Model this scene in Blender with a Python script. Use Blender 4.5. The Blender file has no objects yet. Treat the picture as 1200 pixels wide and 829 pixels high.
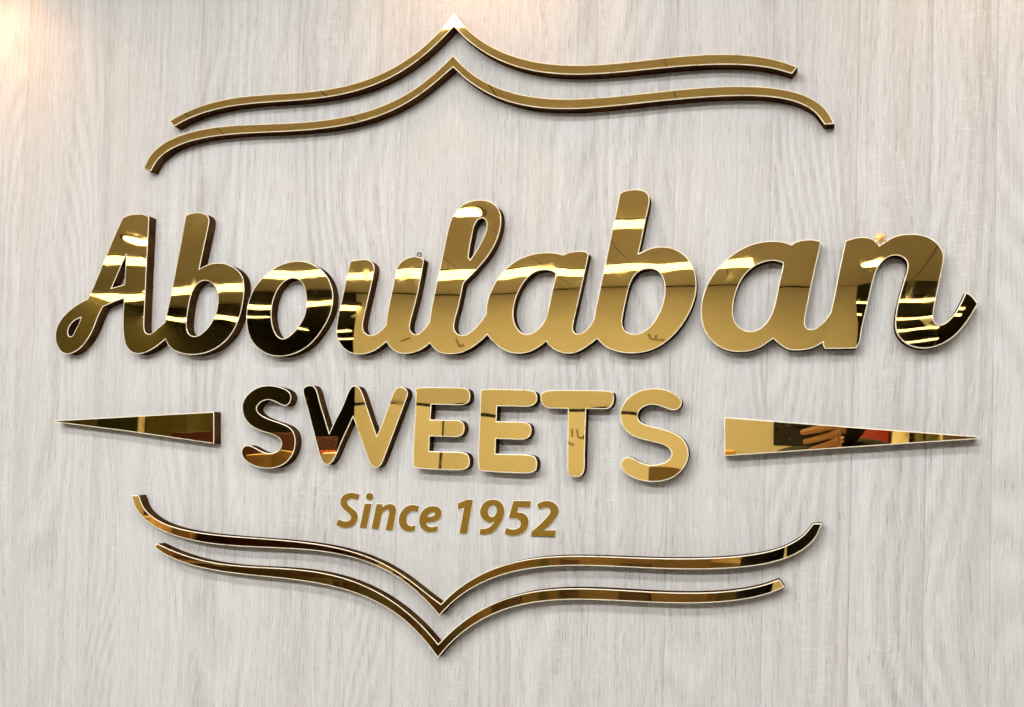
import bpy, bmesh, math, random
import numpy as np
from mathutils import Vector, Matrix
from mathutils.geometry import tessellate_polygon
random.seed(7)
S = bpy.context.scene
C = S.collection

# ------------------------------------------------------------------ camera
YAW, PITCH, ROLL = 0.2814, 0.0215, 0.0262
F, CX, CY = 1100.9, 603.7, 504.9            # pinhole of the photograph, in its own pixels (1200 x 829)
CAM = np.array([0.4467, -1.2, -0.1606])
def cam_axes():
    cy, sy, cp, sp, cr, sr = (math.cos(YAW), math.sin(YAW), math.cos(PITCH), math.sin(PITCH), math.cos(ROLL), math.sin(ROLL))
    fwd = np.array([-sy*cp, cy*cp, sp]); right = np.array([cy, sy, 0.0]); up = np.cross(right, fwd)
    return right*cr + up*sr, -right*sr + up*cr, fwd
AR, AU, AF = cam_axes()
cd = bpy.data.cameras.new('camera'); cam = bpy.data.objects.new('camera', cd); C.objects.link(cam)
cam.matrix_world = Matrix(((AR[0], AU[0], -AF[0], CAM[0]), (AR[1], AU[1], -AF[1], CAM[1]), (AR[2], AU[2], -AF[2], CAM[2]), (0, 0, 0, 1)))
cd.sensor_width = 36; cd.sensor_fit = 'HORIZONTAL'; cd.lens = F/1200*36
cd.shift_x = (600 - CX)/1200; cd.shift_y = (CY - 414.5)/1200
cd.clip_start = 0.02; cd.clip_end = 100
S.camera = cam
def ray(px, py):
    return AR*((px-CX)/F) - AU*((py-CY)/F) + AF
def at(px, py, Y=0.0):
    """point of the plane y = Y seen at a photograph pixel"""
    d = ray(px, py); t = (Y - CAM[1])/d[1]
    return CAM + d*t
def mir(px, py, Y):
    """point of the room plane y = Y (behind the camera) whose mirror image in the wall plane is at a pixel"""
    d = ray(px, py); t = (-Y - CAM[1])/d[1]; p = CAM + d*t
    return np.array([p[0], Y, p[2]])
def mirc(px, py, Z):
    """same for a horizontal plane z = Z"""
    d = ray(px, py); t = (Z - CAM[2])/d[2]; p = CAM + d*t
    return np.array([p[0], -p[1], Z])

# ------------------------------------------------------------------ world and colour management
W = bpy.data.worlds.new('World'); S.world = W; W.use_nodes = True
W.node_tree.nodes['Background'].inputs[0].default_value = (0.9, 0.85, 0.8, 1)
W.node_tree.nodes['Background'].inputs[1].default_value = 0.02
S.view_settings.view_transform = 'Standard'; S.view_settings.look = 'None'
S.view_settings.exposure = 0.0; S.view_settings.gamma = 1.0
S.view_settings.use_curve_mapping = False
S.render.engine = 'CYCLES'

CEIL = 1.08          # ceiling height (z = 0 is the middle of the sign, the lens is at -0.16)
FLOOR = -1.70
BACK = -5.8          # the pale wall opposite the sign
LAMP_MAIN, LAMP_FILL, LAMP_FAR, SPOT_W = 29.0, 92.0, 4.5, 1.0

# ------------------------------------------------------------------ helpers
def link(o, parent=None):
    C.objects.link(o)
    if parent is not None: o.parent = parent
    return o
def mesh_obj(name, bm, mats, parent=None, smooth=None):
    me = bpy.data.meshes.new(name); bm.to_mesh(me); bm.free()
    for m in (mats if isinstance(mats, (list, tuple)) else [mats]): me.materials.append(m)
    if smooth is not None:
        for p in me.polygons: p.use_smooth = True
        me.set_sharp_from_angle(angle=math.radians(smooth))
    return link(bpy.data.objects.new(name, me), parent)
def empty(name, loc, parent=None):
    o = bpy.data.objects.new(name, None); o.empty_display_size = 0.02; o.location = loc
    return link(o, parent)
def tag(o, label=None, cat=None, group=None, kind=None):
    if label: o['label'] = label
    if cat: o['category'] = cat
    if group: o['group'] = group
    if kind: o['kind'] = kind
    return o
def bx(bm, lo, hi, bev=0.0):
    lo = np.array(lo, float); hi = np.array(hi, float)
    r = bmesh.ops.create_cube(bm, size=1.0)
    M = Matrix.Translation(Vector((lo+hi)/2)) @ Matrix.Diagonal(Vector(list(np.abs(hi-lo))+[1]))
    bmesh.ops.transform(bm, matrix=M, verts=r['verts'])
    if bev:
        es = list({e for v in r['verts'] for e in v.link_edges})
        bmesh.ops.bevel(bm, geom=es, offset=bev, segments=2, profile=0.5, affect='EDGES')
    return bm
def box_obj(name, lo, hi, mat, parent=None, bev=0.0):
    bm = bmesh.new(); bx(bm, lo, hi, bev)
    return mesh_obj(name, bm, mat, parent, 40 if bev else None)

# ------------------------------------------------------------------ materials
def new_mat(name):
    m = bpy.data.materials.new(name); m.use_nodes = True
    nt = m.node_tree; return m, nt, nt.nodes['Principled BSDF']
def N(nt, t, **kw):
    n = nt.nodes.new(t)
    for k, v in kw.items():
        if k.startswith('i_'):
            key = k[2:]; key = int(key) if key.isdigit() else key.replace('_', ' ')
            n.inputs[key].default_value = v
        else: setattr(n, k, v)
    return n
def L(nt, a, b): nt.links.new(a, b)
def math_n(nt, op, a, b=None, c=None):
    n = N(nt, 'ShaderNodeMath', operation=op)
    for i, v in enumerate((a, b, c)):
        if v is None: continue
        if isinstance(v, (int, float)): n.inputs[i].default_value = v
        else: L(nt, v, n.inputs[i])
    return n.outputs[0]
def simple(name, col, rough=0.5, metal=0.0, spec=0.5, noise=0.0, nscale=20.0, bump=0.0):
    m, nt, b = new_mat(name)
    b.inputs['Base Color'].default_value = (*col, 1); b.inputs['Roughness'].default_value = rough
    b.inputs['Metallic'].default_value = metal; b.inputs['Specular IOR Level'].default_value = spec
    tc = N(nt, 'ShaderNodeTexCoord')
    no = N(nt, 'ShaderNodeTexNoise', i_Scale=nscale, i_Detail=5.0); L(nt, tc.outputs['Object'], no.inputs['Vector'])
    if noise:
        mr = N(nt, 'ShaderNodeMapRange', i_1=0.25, i_2=0.75, i_3=1-noise, i_4=1+noise); L(nt, no.outputs['Fac'], mr.inputs[0])
        mx = N(nt, 'ShaderNodeMix', data_type='RGBA', blend_type='MULTIPLY'); mx.inputs[0].default_value = 1
        mx.inputs[6].default_value = (*col, 1); L(nt, mr.outputs[0], mx.inputs[7]); L(nt, mx.outputs[2], b.inputs['Base Color'])
    if bump:
        bp = N(nt, 'ShaderNodeBump', i_Strength=1.0, i_Distance=bump); L(nt, no.outputs['Fac'], bp.inputs['Height']); L(nt, bp.outputs[0], b.inputs['Normal'])
    return m
def emit(name, col, strength):
    m, nt, b = new_mat(name)
    b.inputs['Base Color'].default_value = (0.8, 0.8, 0.8, 1)
    b.inputs['Emission Color'].default_value = (*col, 1); b.inputs['Emission Strength'].default_value = strength
    return m

def gold_mirror(name, col, wav=0.000028, rough=0.004):
    m, nt, b = new_mat(name)
    b.inputs['Metallic'].default_value = 1.0; b.inputs['Base Color'].default_value = (*col, 1)
    tc = N(nt, 'ShaderNodeTexCoord')
    # slow waves of the acrylic sheet, and its faint dust and smears
    n1 = N(nt, 'ShaderNodeTexNoise', i_Scale=13.0, i_Detail=0.5); L(nt, tc.outputs['Object'], n1.inputs['Vector'])
    bp = N(nt, 'ShaderNodeBump', i_Strength=1.0, i_Distance=wav*10); L(nt, n1.outputs['Fac'], bp.inputs['Height'])
    L(nt, bp.outputs[0], b.inputs['Normal'])
    n2 = N(nt, 'ShaderNodeTexNoise', i_Scale=45.0, i_Detail=6.0); L(nt, tc.outputs['Object'], n2.inputs['Vector'])
    mr = N(nt, 'ShaderNodeMapRange', i_1=0.35, i_2=0.75, i_3=rough, i_4=rough+0.02); L(nt, n2.outputs['Fac'], mr.inputs[0])
    n3 = N(nt, 'ShaderNodeTexNoise', i_Scale=750.0, i_Detail=1.0); L(nt, tc.outputs['Object'], n3.inputs['Vector'])
    dust = N(nt, 'ShaderNodeMapRange', i_1=0.74, i_2=0.80, i_3=0.0, i_4=0.35); L(nt, n3.outputs['Fac'], dust.inputs[0])
    n4 = N(nt, 'ShaderNodeTexNoise', i_Scale=22.0, i_Detail=3.0, i_Distortion=1.5); L(nt, tc.outputs['Object'], n4.inputs['Vector'])
    smear = N(nt, 'ShaderNodeMapRange', i_1=0.58, i_2=0.75, i_3=0.0, i_4=0.06); L(nt, n4.outputs['Fac'], smear.inputs[0])
    L(nt, math_n(nt, 'ADD', math_n(nt, 'ADD', mr.outputs[0], dust.outputs[0]), smear.outputs[0]), b.inputs['Roughness'])
    return m
GOLD = gold_mirror('gold mirror acrylic', (0.90, 0.625, 0.20))
def rim_mat():
    m, nt, b = new_mat('pale polished acrylic edge')
    tc = N(nt, 'ShaderNodeTexCoord'); no = N(nt, 'ShaderNodeTexNoise', i_Scale=55.0, i_Detail=7.0, i_Roughness=0.7); L(nt, tc.outputs['Object'], no.inputs['Vector'])
    cr = N(nt, 'ShaderNodeValToRGB'); L(nt, no.outputs['Fac'], cr.inputs[0]); e = cr.color_ramp.elements
    e[0].position = 0.30; e[0].color = (0.40, 0.25, 0.09, 1); e[1].position = 0.44; e[1].color = (0.95, 0.86, 0.62, 1)
    L(nt, cr.outputs[0], b.inputs['Base Color']); b.inputs['Roughness'].default_value = 0.25; b.inputs['Metallic'].default_value = 0.0
    return m
RIM = rim_mat()
def side_mat():
    m, nt, b = new_mat('dark brown acrylic return')
    tc = N(nt, 'ShaderNodeTexCoord'); no = N(nt, 'ShaderNodeTexNoise', i_Scale=30.0, i_Detail=4.0); L(nt, tc.outputs['Object'], no.inputs['Vector'])
    cr = N(nt, 'ShaderNodeValToRGB'); L(nt, no.outputs['Fac'], cr.inputs[0])
    cr.color_ramp.elements[0].position = 0.35; cr.color_ramp.elements[0].color = (0.036, 0.017, 0.006, 1)
    cr.color_ramp.elements[1].position = 0.7; cr.color_ramp.elements[1].color = (0.110, 0.055, 0.018, 1)
    gl = N(nt, 'ShaderNodeBsdfGlossy', i_Roughness=0.14); L(nt, cr.outputs[0], gl.inputs['Color'])
    df = N(nt, 'ShaderNodeBsdfDiffuse'); df.inputs[0].default_value = (0.020, 0.009, 0.004, 1)
    ad = N(nt, 'ShaderNodeAddShader'); L(nt, gl.outputs[0], ad.inputs[0]); L(nt, df.outputs[0], ad.inputs[1])
    L(nt, ad.outputs[0], nt.nodes['Material Output'].inputs['Surface']); nt.nodes.remove(b)
    return m
SIDE = side_mat()
FLAT = simple('flat ochre gold letter', (0.25, 0.135, 0.010), rough=0.45, spec=0.2, noise=0.10, nscale=220)
FLATRIM = simple('cream letter outline', (0.95, 0.89, 0.76), rough=0.5)
BRASS = simple('small brass fitting', (0.75, 0.45, 0.14), rough=0.25, metal=1.0)
DARKM = simple('dark metal', (0.03, 0.025, 0.02), rough=0.35)

def wood():
    m, nt, b = new_mat('bleached oak laminate')
    tc = N(nt, 'ShaderNodeTexCoord'); oi = N(nt, 'ShaderNodeObjectInfo')
    sep = N(nt, 'ShaderNodeSeparateXYZ'); L(nt, tc.outputs['Object'], sep.inputs[0])
    r = math_n(nt, 'MULTIPLY', oi.outputs['Random'], 37.0)
    def noise(sx, sz, det, dist=0.0, off=0.0, xin=None, rough=0.5):
        cb = N(nt, 'ShaderNodeCombineXYZ')
        L(nt, math_n(nt, 'MULTIPLY', xin if xin is not None else sep.outputs[0], sx), cb.inputs[0])
        L(nt, math_n(nt, 'ADD', r, off), cb.inputs[1])
        L(nt, math_n(nt, 'MULTIPLY', sep.outputs[2], sz), cb.inputs[2])
        n = N(nt, 'ShaderNodeTexNoise', i_Scale=1.0, i_Detail=det, i_Distortion=dist, i_Roughness=rough)
        L(nt, cb.outputs[0], n.inputs['Vector']); return n.outputs['Fac']
    def rng(x, a, b_, c, d):
        mr = N(nt, 'ShaderNodeMapRange', i_1=a, i_2=b_, i_3=c, i_4=d); L(nt, x, mr.inputs[0]); return mr.outputs[0]
    # slow sideways drift so that the grain lines wander
    drift = noise(7, 2.2, 2, off=11)
    x2 = math_n(nt, 'ADD', sep.outputs[0], math_n(nt, 'MULTIPLY', drift, 0.055))
    # fine chatter of the saw: a small sideways ripple
    chat = noise(90, 150, 2, off=9)
    x3 = math_n(nt, 'ADD', x2, math_n(nt, 'MULTIPLY', chat, 0.0016))
    band = noise(38, 0.9, 4, off=1, xin=x2)                # broad tone bands
    streak = noise(260, 3.5, 4, off=2, xin=x3, rough=0.65) # grain lines
    fine = noise(900, 9, 2, off=12, xin=x3)                # hair-thin lines
    pore = noise(780, 46, 2, off=3, xin=x3)                # short dark pores
    chalk = noise(560, 38, 2, off=4, xin=x3)               # short chalky strokes
    speck = noise(900, 420, 1, off=14)
    # cathedral figure: rings drawn on a strongly bent coordinate
    bend = noise(5.5, 1.7, 1.2, off=5)
    ph = math_n(nt, 'ADD', math_n(nt, 'MULTIPLY', x3, 300.0), math_n(nt, 'MULTIPLY', bend, 90.0))
    ring = math_n(nt, 'SINE', ph)
    rmask = rng(noise(10, 1.1, 1, off=6), 0.48, 0.58, 0.0, 1.0)
    ring = math_n(nt, 'MULTIPLY', ring, rmask)
    cross = math_n(nt, 'MULTIPLY', rng(noise(60, 320, 2, off=21), 0.55, 0.70, 0.0, 0.10), rng(noise(16, 5, 1, off=22), 0.56, 0.66, 0.0, 1.0))
    v = math_n(nt, 'ADD', rng(band, 0.3, 0.7, -0.05, 0.05), rng(streak, 0.3, 0.7, -0.062, 0.062))
    v = math_n(nt, 'ADD', v, math_n(nt, 'MULTIPLY', ring, 0.055))
    v = math_n(nt, 'ADD', v, rng(fine, 0.3, 0.7, -0.055, 0.055))
    v = math_n(nt, 'ADD', v, cross)
    v = math_n(nt, 'SUBTRACT', v, rng(pore, 0.60, 0.72, 0.0, 0.20))
    v = math_n(nt, 'ADD', v, rng(chalk, 0.56, 0.68, 0.0, 0.13))
    v = math_n(nt, 'SUBTRACT', v, rng(speck, 0.76, 0.84, 0.0, 0.35))
    v = math_n(nt, 'ADD', v, math_n(nt, 'MULTIPLY', math_n(nt, 'SUBTRACT', oi.outputs['Random'], 0.5), 0.035))
    val = math_n(nt, 'ADD', v, 0.5)
    cr = N(nt, 'ShaderNodeValToRGB'); L(nt, val, cr.inputs[0])
    e = cr.color_ramp.elements
    e[0].position = 0.18; e[0].color = (0.37, 0.335, 0.30, 1)
    e[1].position = 0.82; e[1].color = (0.82, 0.812, 0.80, 1)
    q = e.new(0.42); q.color = (0.595, 0.572, 0.545, 1)
    q = e.new(0.56); q.color = (0.69, 0.675, 0.657, 1)
    # slight pinkish heart tone in places
    pk = rng(noise(30, 0.8, 2, off=8), 0.52, 0.72, 0.0, 0.55)
    mx = N(nt, 'ShaderNodeMix', data_type='RGBA', blend_type='MULTIPLY'); L(nt, pk, mx.inputs[0])
    L(nt, cr.outputs[0], mx.inputs[6]); mx.inputs[7].default_value = (0.99, 0.945, 0.90, 1)
    L(nt, mx.outputs[2], b.inputs['Base Color'])
    b.inputs['Roughness'].default_value = 0.5; b.inputs['Specular IOR Level'].default_value = 0.35
    h = math_n(nt, 'ADD', math_n(nt, 'SUBTRACT', math_n(nt, 'ADD', fine, streak), pore), math_n(nt, 'MULTIPLY', chalk, 0.6))
    bp = N(nt, 'ShaderNodeBump', i_Strength=0.8, i_Distance=0.0006); L(nt, h, bp.inputs['Height']); L(nt, bp.outputs[0], b.inputs['Normal'])
    return m
WOOD = wood()

# ------------------------------------------------------------------ the wall behind the sign
wall = box_obj('wall', (-1.6, 0.006, FLOOR), (2.2, 0.12, CEIL), simple('board behind the laminate', (0.10, 0.085, 0.07), rough=0.8))
tag(wall, 'wall faced with pale bleached oak planks', kind='structure')
seams_px = [-75, 20, 112, 224, 338, 470, 572, 690, 786, 899, 1000, 1087, 1164, 1262]
sx = [float(at(p, 414)[0]) for p in seams_px]
sx = [-1.55, -1.36, -1.2, -1.05, -0.92] + sx[0:] 
sx = sorted(sx)
while sx[-1] < 2.0: sx.append(sx[-1] + 0.115)
sx = [s for i, s in enumerate(sx) if i == 0 or s - sx[i-1] > 0.03]
for i in range(len(sx)-1):
    a, b_ = sx[i], sx[i+1]; g = 0.00012
    bm = bmesh.new(); bx(bm, (a-(a+b_)/2+g, 0.0, FLOOR+0.002), (b_-(a+b_)/2-g, 0.0055, CEIL-0.002), 0.0002)
    p = mesh_obj('plank', bm, WOOD, wall, 30); p.location = ((a+b_)/2, [0, 0.0002, 0.0001][i % 3], 0)

# ------------------------------------------------------------------ outlines, read in photograph pixels on the front plane of the letters
DEPTH = 0.0172
def spline(pts, step=1.6):
    """closed outline; a third item 1 marks a corner; smooth (Catmull-Rom) between corners"""
    n = len(pts); P = [np.array(p[:2], float) for p in pts]; K = [len(p) > 2 and p[2] for p in pts]
    out = []
    for i in range(n):
        p1, p2 = P[i], P[(i+1) % n]
        p0 = P[i-1] if not K[i] else p1*2 - p2
        p3 = P[(i+2) % n] if not K[(i+1) % n] else p2*2 - p1
        d = np.linalg.norm(p2-p1); k = max(1, int(round(d/step)))
        t1 = d/max(1e-6, np.linalg.norm(p1-p0)+d)*(p2-p0) if not K[i] else (p2-p1)
        t2 = d/max(1e-6, np.linalg.norm(p3-p2)+d)*(p3-p1) if not K[(i+1) % n] else (p2-p1)
        for j in range(k):
            t = j/k
            out.append((2*t**3-3*t**2+1)*p1 + (t**3-2*t**2+t)*t1 + (-2*t**3+3*t**2)*p2 + (t**3-t**2)*t2)
    return out
def relax(pts, it=2):
    """tiny smoothing of hand-read points that keeps corners"""
    n = len(pts); K = [len(p) > 2 and p[2] for p in pts]; P = [np.array(p[:2], float) for p in pts]
    for _ in range(it):
        Q = []
        for i in range(n):
            if K[i] or K[i-1] or K[(i+1) % n]: Q.append(P[i]); continue
            a, b_ = P[i-1], P[(i+1) % n]; d1 = np.linalg.norm(P[i]-a); d2 = np.linalg.norm(b_-P[i])
            mid = a + (b_-a)*d1/(d1+d2)
            # keep the bulge of curves: only remove a third of the deviation from the 4-point smooth
            a2, b2 = P[i-2], P[(i+2) % n]
            sm = (-1*a2 + 4*a + 4*b_ - 1*b2)/6
            if abs(d1-d2)/(d1+d2) < 0.3 and not (K[i-2] or K[(i+2) % n]) : Q.append(P[i]*0.6 + sm*0.4)
            else: Q.append(P[i])
        P = Q
    return [(*p, 1) if k else (*p,) for p, k in zip(P, K)]
def to_wall(poly, Y):
    return np.array([[at(x, y, Y)[0], at(x, y, Y)[2]] for x, y in poly])
def area(p): x, y = p[:, 0], p[:, 1]; return 0.5*float(np.sum(x*np.roll(y, -1) - np.roll(x, -1)*y))
def offset(p, d):
    """move an outline to its left by d (counter-clockwise outline: inwards)"""
    e = np.roll(p, -1, 0) - p; l = np.linalg.norm(e, axis=1, keepdims=True); l[l < 1e-9] = 1; e = e/l
    n1 = np.stack([-e[:, 1], e[:, 0]], 1); n0 = np.roll(n1, 1, 0)
    m = n0 + n1; ml = np.linalg.norm(m, axis=1, keepdims=True); ml[ml < 1e-6] = 1; m = m/ml
    c = np.clip(np.sum(m*n1, 1, keepdims=True), 0.5, 1)
    return p + m*d/c
def clean(p):
    keep = [0]
    for i in range(1, len(p)):
        if np.linalg.norm(p[i]-p[keep[-1]]) > 2e-4: keep.append(i)
    if np.linalg.norm(p[keep[-1]]-p[0]) < 2e-4: keep.pop()
    return p[keep]
def build_plate(loops_px, depth=DEPTH, rim=0.0012, drop=0.0003, back=0.0, tilt=(0, 0), smooth_pts=True):
    """bmeshes (face, rim, side) of one upright plate; tilt = mm of lift per metre along x and z"""
    loops = []
    for k, lp in enumerate(loops_px):
        q = clean(to_wall(spline(relax(lp) if smooth_pts else lp), -depth))
        a = area(q)
        if (k == 0 and a < 0) or (k > 0 and a > 0): q = q[::-1]
        loops.append(q)
    ctr = loops[0].mean(0)
    def Y(p, d): return -(d + (p[0]-ctr[0])*tilt[0] + (p[1]-ctr[1])*tilt[1])
    face, rm, side = bmesh.new(), bmesh.new(), bmesh.new()
    ins = [offset(q, rim) for q in loops]
    V = [[Vector((p[0], 0, p[1])) for p in q] for q in ins]
    tris = tessellate_polygon([[Vector((v.x, v.z, 0)) for v in q] for q in V])
    flat = [p for q in ins for p in q]
    fv = [face.verts.new((p[0], Y(p, depth), p[1])) for p in flat]
    for t in tris:
        try: face.faces.new([fv[i] for i in t])
        except ValueError: pass
    for f in face.faces:
        f.normal_update()
        if f.normal.y > 0: f.normal_flip()
    for q, r in zip(loops, ins):
        n = len(q)
        a = [rm.verts.new((p[0], Y(p, depth), p[1])) for p in r]
        b_ = [rm.verts.new((p[0], Y(p, depth-drop), p[1])) for p in q]
        c = [side.verts.new((p[0], Y(p, depth-drop), p[1])) for p in q]
        d = [side.verts.new((p[0], -back, p[1])) for p in q]
        for i in range(n):
            j = (i+1) % n
            rm.faces.new((b_[i], b_[j], a[j], a[i])); side.faces.new((d[i], d[j], c[j], c[i]))
    return face, rm, side, ctr
def cut(bm, p, q, keep_left, Yp=-DEPTH):
    """keep what lies left / right of the line through two pixels"""
    a, b_ = at(*p, Yp), at(*q, Yp); d = np.array([b_[0]-a[0], b_[2]-a[2]]); n = np.array([d[1], -d[0]]); n /= np.linalg.norm(n)
    if n[0] < 0: n = -n                      # points right
    bmesh.ops.bisect_plane(bm, geom=bm.verts[:]+bm.edges[:]+bm.faces[:], dist=1e-7, plane_co=(a[0], 0, a[2]), plane_no=(n[0], 0, n[1]),
                           clear_outer=keep_left, clear_inner=not keep_left)
def shift(bm, c):
    bmesh.ops.translate(bm, verts=bm.verts[:], vec=(-c[0], 0, -c[1]))
    return bm
def plate_thing(name, loops, label, cat, group=None, tilt=(0, 0), fmat=None, depth=DEPTH, smooth_pts=True, names=('front_face', 'edge_trim', 'side_return')):
    f, r, s, c = build_plate(loops, depth=depth, tilt=tilt, smooth_pts=smooth_pts)
    t = tag(empty(name, (c[0], 0, c[1])), label, cat, group)
    mesh_obj(names[0], shift(f, c), fmat or GOLD, t); mesh_obj(names[1], shift(r, c), RIM, t, 35); mesh_obj(names[2], shift(s, c), SIDE, t, 35)
    return t
def word_thing(name, loops, letters, label, cat, group, tilt=(0, 0)):
    """plates cut from one sheet: thing > letter (its mirror face) > edge_trim, side_return"""
    t = None
    for lab, cuts in letters:
        f, r, s, c = build_plate(loops, tilt=tilt)
        if t is None: t = tag(empty(name, (c[0], 0, c[1])), label, cat, group)
        for b_ in (f, r, s):
            for (p, q, left) in cuts: cut(b_, p, q, left)
        o = mesh_obj('letter', shift(f, c), GOLD, t); o['label'] = lab
        mesh_obj('edge_trim', shift(r, c), RIM, o, 35); mesh_obj('side_return', shift(s, c), SIDE, o, 35)
    return t

Ab = [(143,255.3,1),(150,252),(160,250.6),(168,251),(174.4,254,1),(173,285),(171.3,320),(170.3,350),(169.2,372),(169,384),(170.2,388.6),(173,391),(176,391.3),(179.5,389.6),(185,384.6),(190,380.3),(193.3,377.4,1),
 (194.6,371),(196.6,362),(199,351),(202,336),(205.4,318),(208.5,301),(211.6,284),(214.6,267),(217.4,252.6,1),(222,250.4),(230,249),(237,249.6),(242,252),(245.2,256.5),(244.6,262),(242.6,272.5),(240,285),(237,299),(233.8,315.2,1),
 (238,312.8),(243,310.4),(250,308.5),(258,308),(265,309.2),(272,312.2),(278.5,316.6),(283,322),(285.7,329),(286.4,337),(286,346),(284.8,355),(283,365),(279.4,377),(274.5,386.8),(269.5,394.5),(262.5,402),(253,409),(241,414),(228,416.2),(214,415),(204.5,411),(198,405.6),(193.8,397.8,1),
 (189,402),(184,406),(177,410.5),(170,413.6),(163.5,415),(157,414.2),(151.8,411),(147.8,405),(145.2,397),(144,386),(143.9,372),(144.4,360),(145,349.8,1),(132.5,354.4),(120.6,359.6,1),
 (118.4,363.5),(114,373),(110.6,383),(106,392),(100.4,401),(94,408.3),(87,413),(79,415.4),(73,413.6),(68.4,408.6),(65.3,401),(64.5,392),(66.4,383.5),(70.6,375),(77,367.5),(84.5,361),(93,355.3),(102.2,350.4,1),(110.2,333.5),(120,309),(129.5,286),(136.4,270)]
Ab_h1 = [(94.6,372.4,1),(89,374.8),(84.3,378.4),(80.8,383.4),(79.2,389),(80.3,393.5),(83.2,395),(86,392),(88.8,385.6),(92,379.4)]
Ab_h2 = [(147.4,298.6,1),(145.6,333.6,1),(130.6,337.6,1)]
Ab_h3 = [(243.5,329.6),(249,332.5),(253,337.5),(255,345),(255.4,354),(254,364),(250.6,373),(245.5,382),(239,389),(232,393.8),(226,394.2),(221.5,391),(219.3,385.5),(218.8,377),(220.4,366),(222,356),(223.8,347),(227,339),(231.8,332.5),(237.5,329.3)]
O = [(350,305.8),(358,306.8),(366,309.6),(374.5,314.6),(381,321),(386,329),(389.2,338),(390.4,347),(390,355),(388,365),(384.5,374.5),(378.5,385),(371,395.5),(363,404),(353.5,411),(342,415.6),(330.5,418),(320,417.2),(309.5,413.6),(300.3,407),(293.4,397.5),(289.6,386),(288.5,373),(289.4,363),(291.2,354),(294,345.5),(298.5,337),(304.5,329),(312,321.6),(320.5,315),(330,309.8),(340,306.8)]
O_h = [(342,326.2),(349.6,327.8),(355,333.6),(357.6,342),(358.6,353),(358,363.5),(355.6,372),(351,380),(345,388),(338.5,394.2),(332,397),(327,395.4),(322.6,390.5),(319.6,382),(318.2,373),(318.2,363),(319.8,354),(322.6,346),(327,337),(333.5,329.8)]
ULAB = [(410.4,306,1),(420,304.5),(428.5,303.9),(434,306.3),(437.6,310),(438.8,315),(437.8,322),(435,335),(432,348),(429,362),(426.4,373),(425.1,381),(425.6,386.4),(428.3,390.7),(433,393),(439,392.2),(445,388.4),(449.6,383.6),(452.4,380,1),
 (453.4,370),(456.2,355),(459,341.5),(462,328),(464,318.5),(465.4,312.2),(470.4,306.4),(477.3,302.5),(485,300.6),(492,301.6),(496.8,304.6,1),(495.6,312),(493,327),(490,342),(486.4,357),(483,370),(480.6,379),(480.2,385.6),(483,390.3),(487.3,392),(492.3,390),(498,384.2),(503,377.4,1),
 (505,364),(507.6,350),(510.4,337),(513.6,322),(516.6,308),(519.6,294),(522.2,281),(524.6,270),(527,261),(530.4,253.6),(535,246.8),(541,241.2),(548,237),(556,234.8),(565,234.2),(574,236),(581,240.6),(585.4,247),(587.2,255),(586.8,265),(584.4,275.5),(580,286.6),(575,295.6),(569,304),(562,312.2),(554,321),(544,331,1),
 (542.6,334,1),(540,347),(537,361),(534,371.5),(532,380),(532.6,387),(536,391.3),(542,393),(548.4,391.3),(555,386),(562,378.4),(569.4,368.4,1),(570.2,356),(573.6,345),(578,335),(585,323.5),(593.5,314),(601.5,307.6),(610.5,302.6),(620,299),(630,296.6),(641,295.8),(651,296.4),(660,298.6,1),
 (665,296.4),(673,294.6),(682,294.2),(686.6,295),(690,298,1),(687,312),(683,330),(679,348),(675.6,363),(672.4,377),(671.2,384),(672.6,389),(676.4,391.4),(681,390.6),(687,386.4),(692,380.4),(695.6,374.2,1),(698,361),(702,342),(706.6,320),(711,299),(715.2,279),(719,261),(722.4,245),(726,227.2,1),
 (730.5,224.2),(739,222.4),(748,222),(754.4,223.6),(759,227),(761.5,232.4),(760.2,242),(756.6,258),(752.6,278),(748.4,297,1),(753,295),(760,291.8),(768,289.6),(778,289),(788,290.8),(797,295),(805,301.6),(811,310),(814.5,320),(816,331),(815.6,343),(812.6,355.5),(806.4,369.6),(798.6,382),(790,392),(780,401),(769.6,407.6),(758,412),(745,414.2),(732,413.8),(721.5,411.6),(712,408),(705,402.8),(699.6,397,1),
 (696,400.2),(690,404.6),(683,409.4),(676,412.8),(668,414.6),(659,414),(650,410.2),(644,405.5),(639.8,400.5,1),(635,404.4),(628,409),(620,412.6),(610,414.8),(599,413.8),(590,410),(582,404.4),(576,398.6),(570.8,392.5,1),(566,397.5),(558,404),(550,409.4),(542,413),(533,415),(523,415),(515,413),(509,409),(503.6,402.5,1),
 (498,407),(492,410.6),(483,414),(474,415),(466,413.4),(459.4,409.2),(455.4,405),(452.5,400.8,1),(447,405.5),(439,411),(431,414.4),(420.5,415.6),(412,414.2),(405,410.6),(399,404.2),(395,396),(393.8,387),(395.4,373),(398.4,359),(401.4,347),(404.5,331.5),(407.4,317.5)]
ULAB_h = [[(564,255.4),(568.6,257.6),(570.6,263),(569.4,270.5),(566,279),(560.4,290),(555,298.4),(551,304.2,1),(549,301.5,1),(550.5,290),(553,277),(555.4,266),(558.6,259)],
 [(640,316.8),(646,317.8),(651,320.6,1),(649.6,329),(647,340),(644,354),(640.6,369.6,1),(636.8,378),(631,385),(624.4,390),(617.6,391.8),(611,390),(605.2,383.6),(602,375),(601.6,365),(603.2,354),(606.2,346),(610.4,336.6),(616.4,327.5),(624,320.6),(632,317.4)],
 [(760,315),(767,316.2),(772.6,319.8),(776.6,325.6),(778.6,334),(778.6,344),(777,353),(773.8,362.6),(769,373),(762,382),(754,388.6),(745,391.8),(737,390.4),(731.6,386.2),(729.2,380.6),(729.6,372),(732.2,358),(735.6,343.5),(739,331),(743.6,323.2),(751,317)]]
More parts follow.
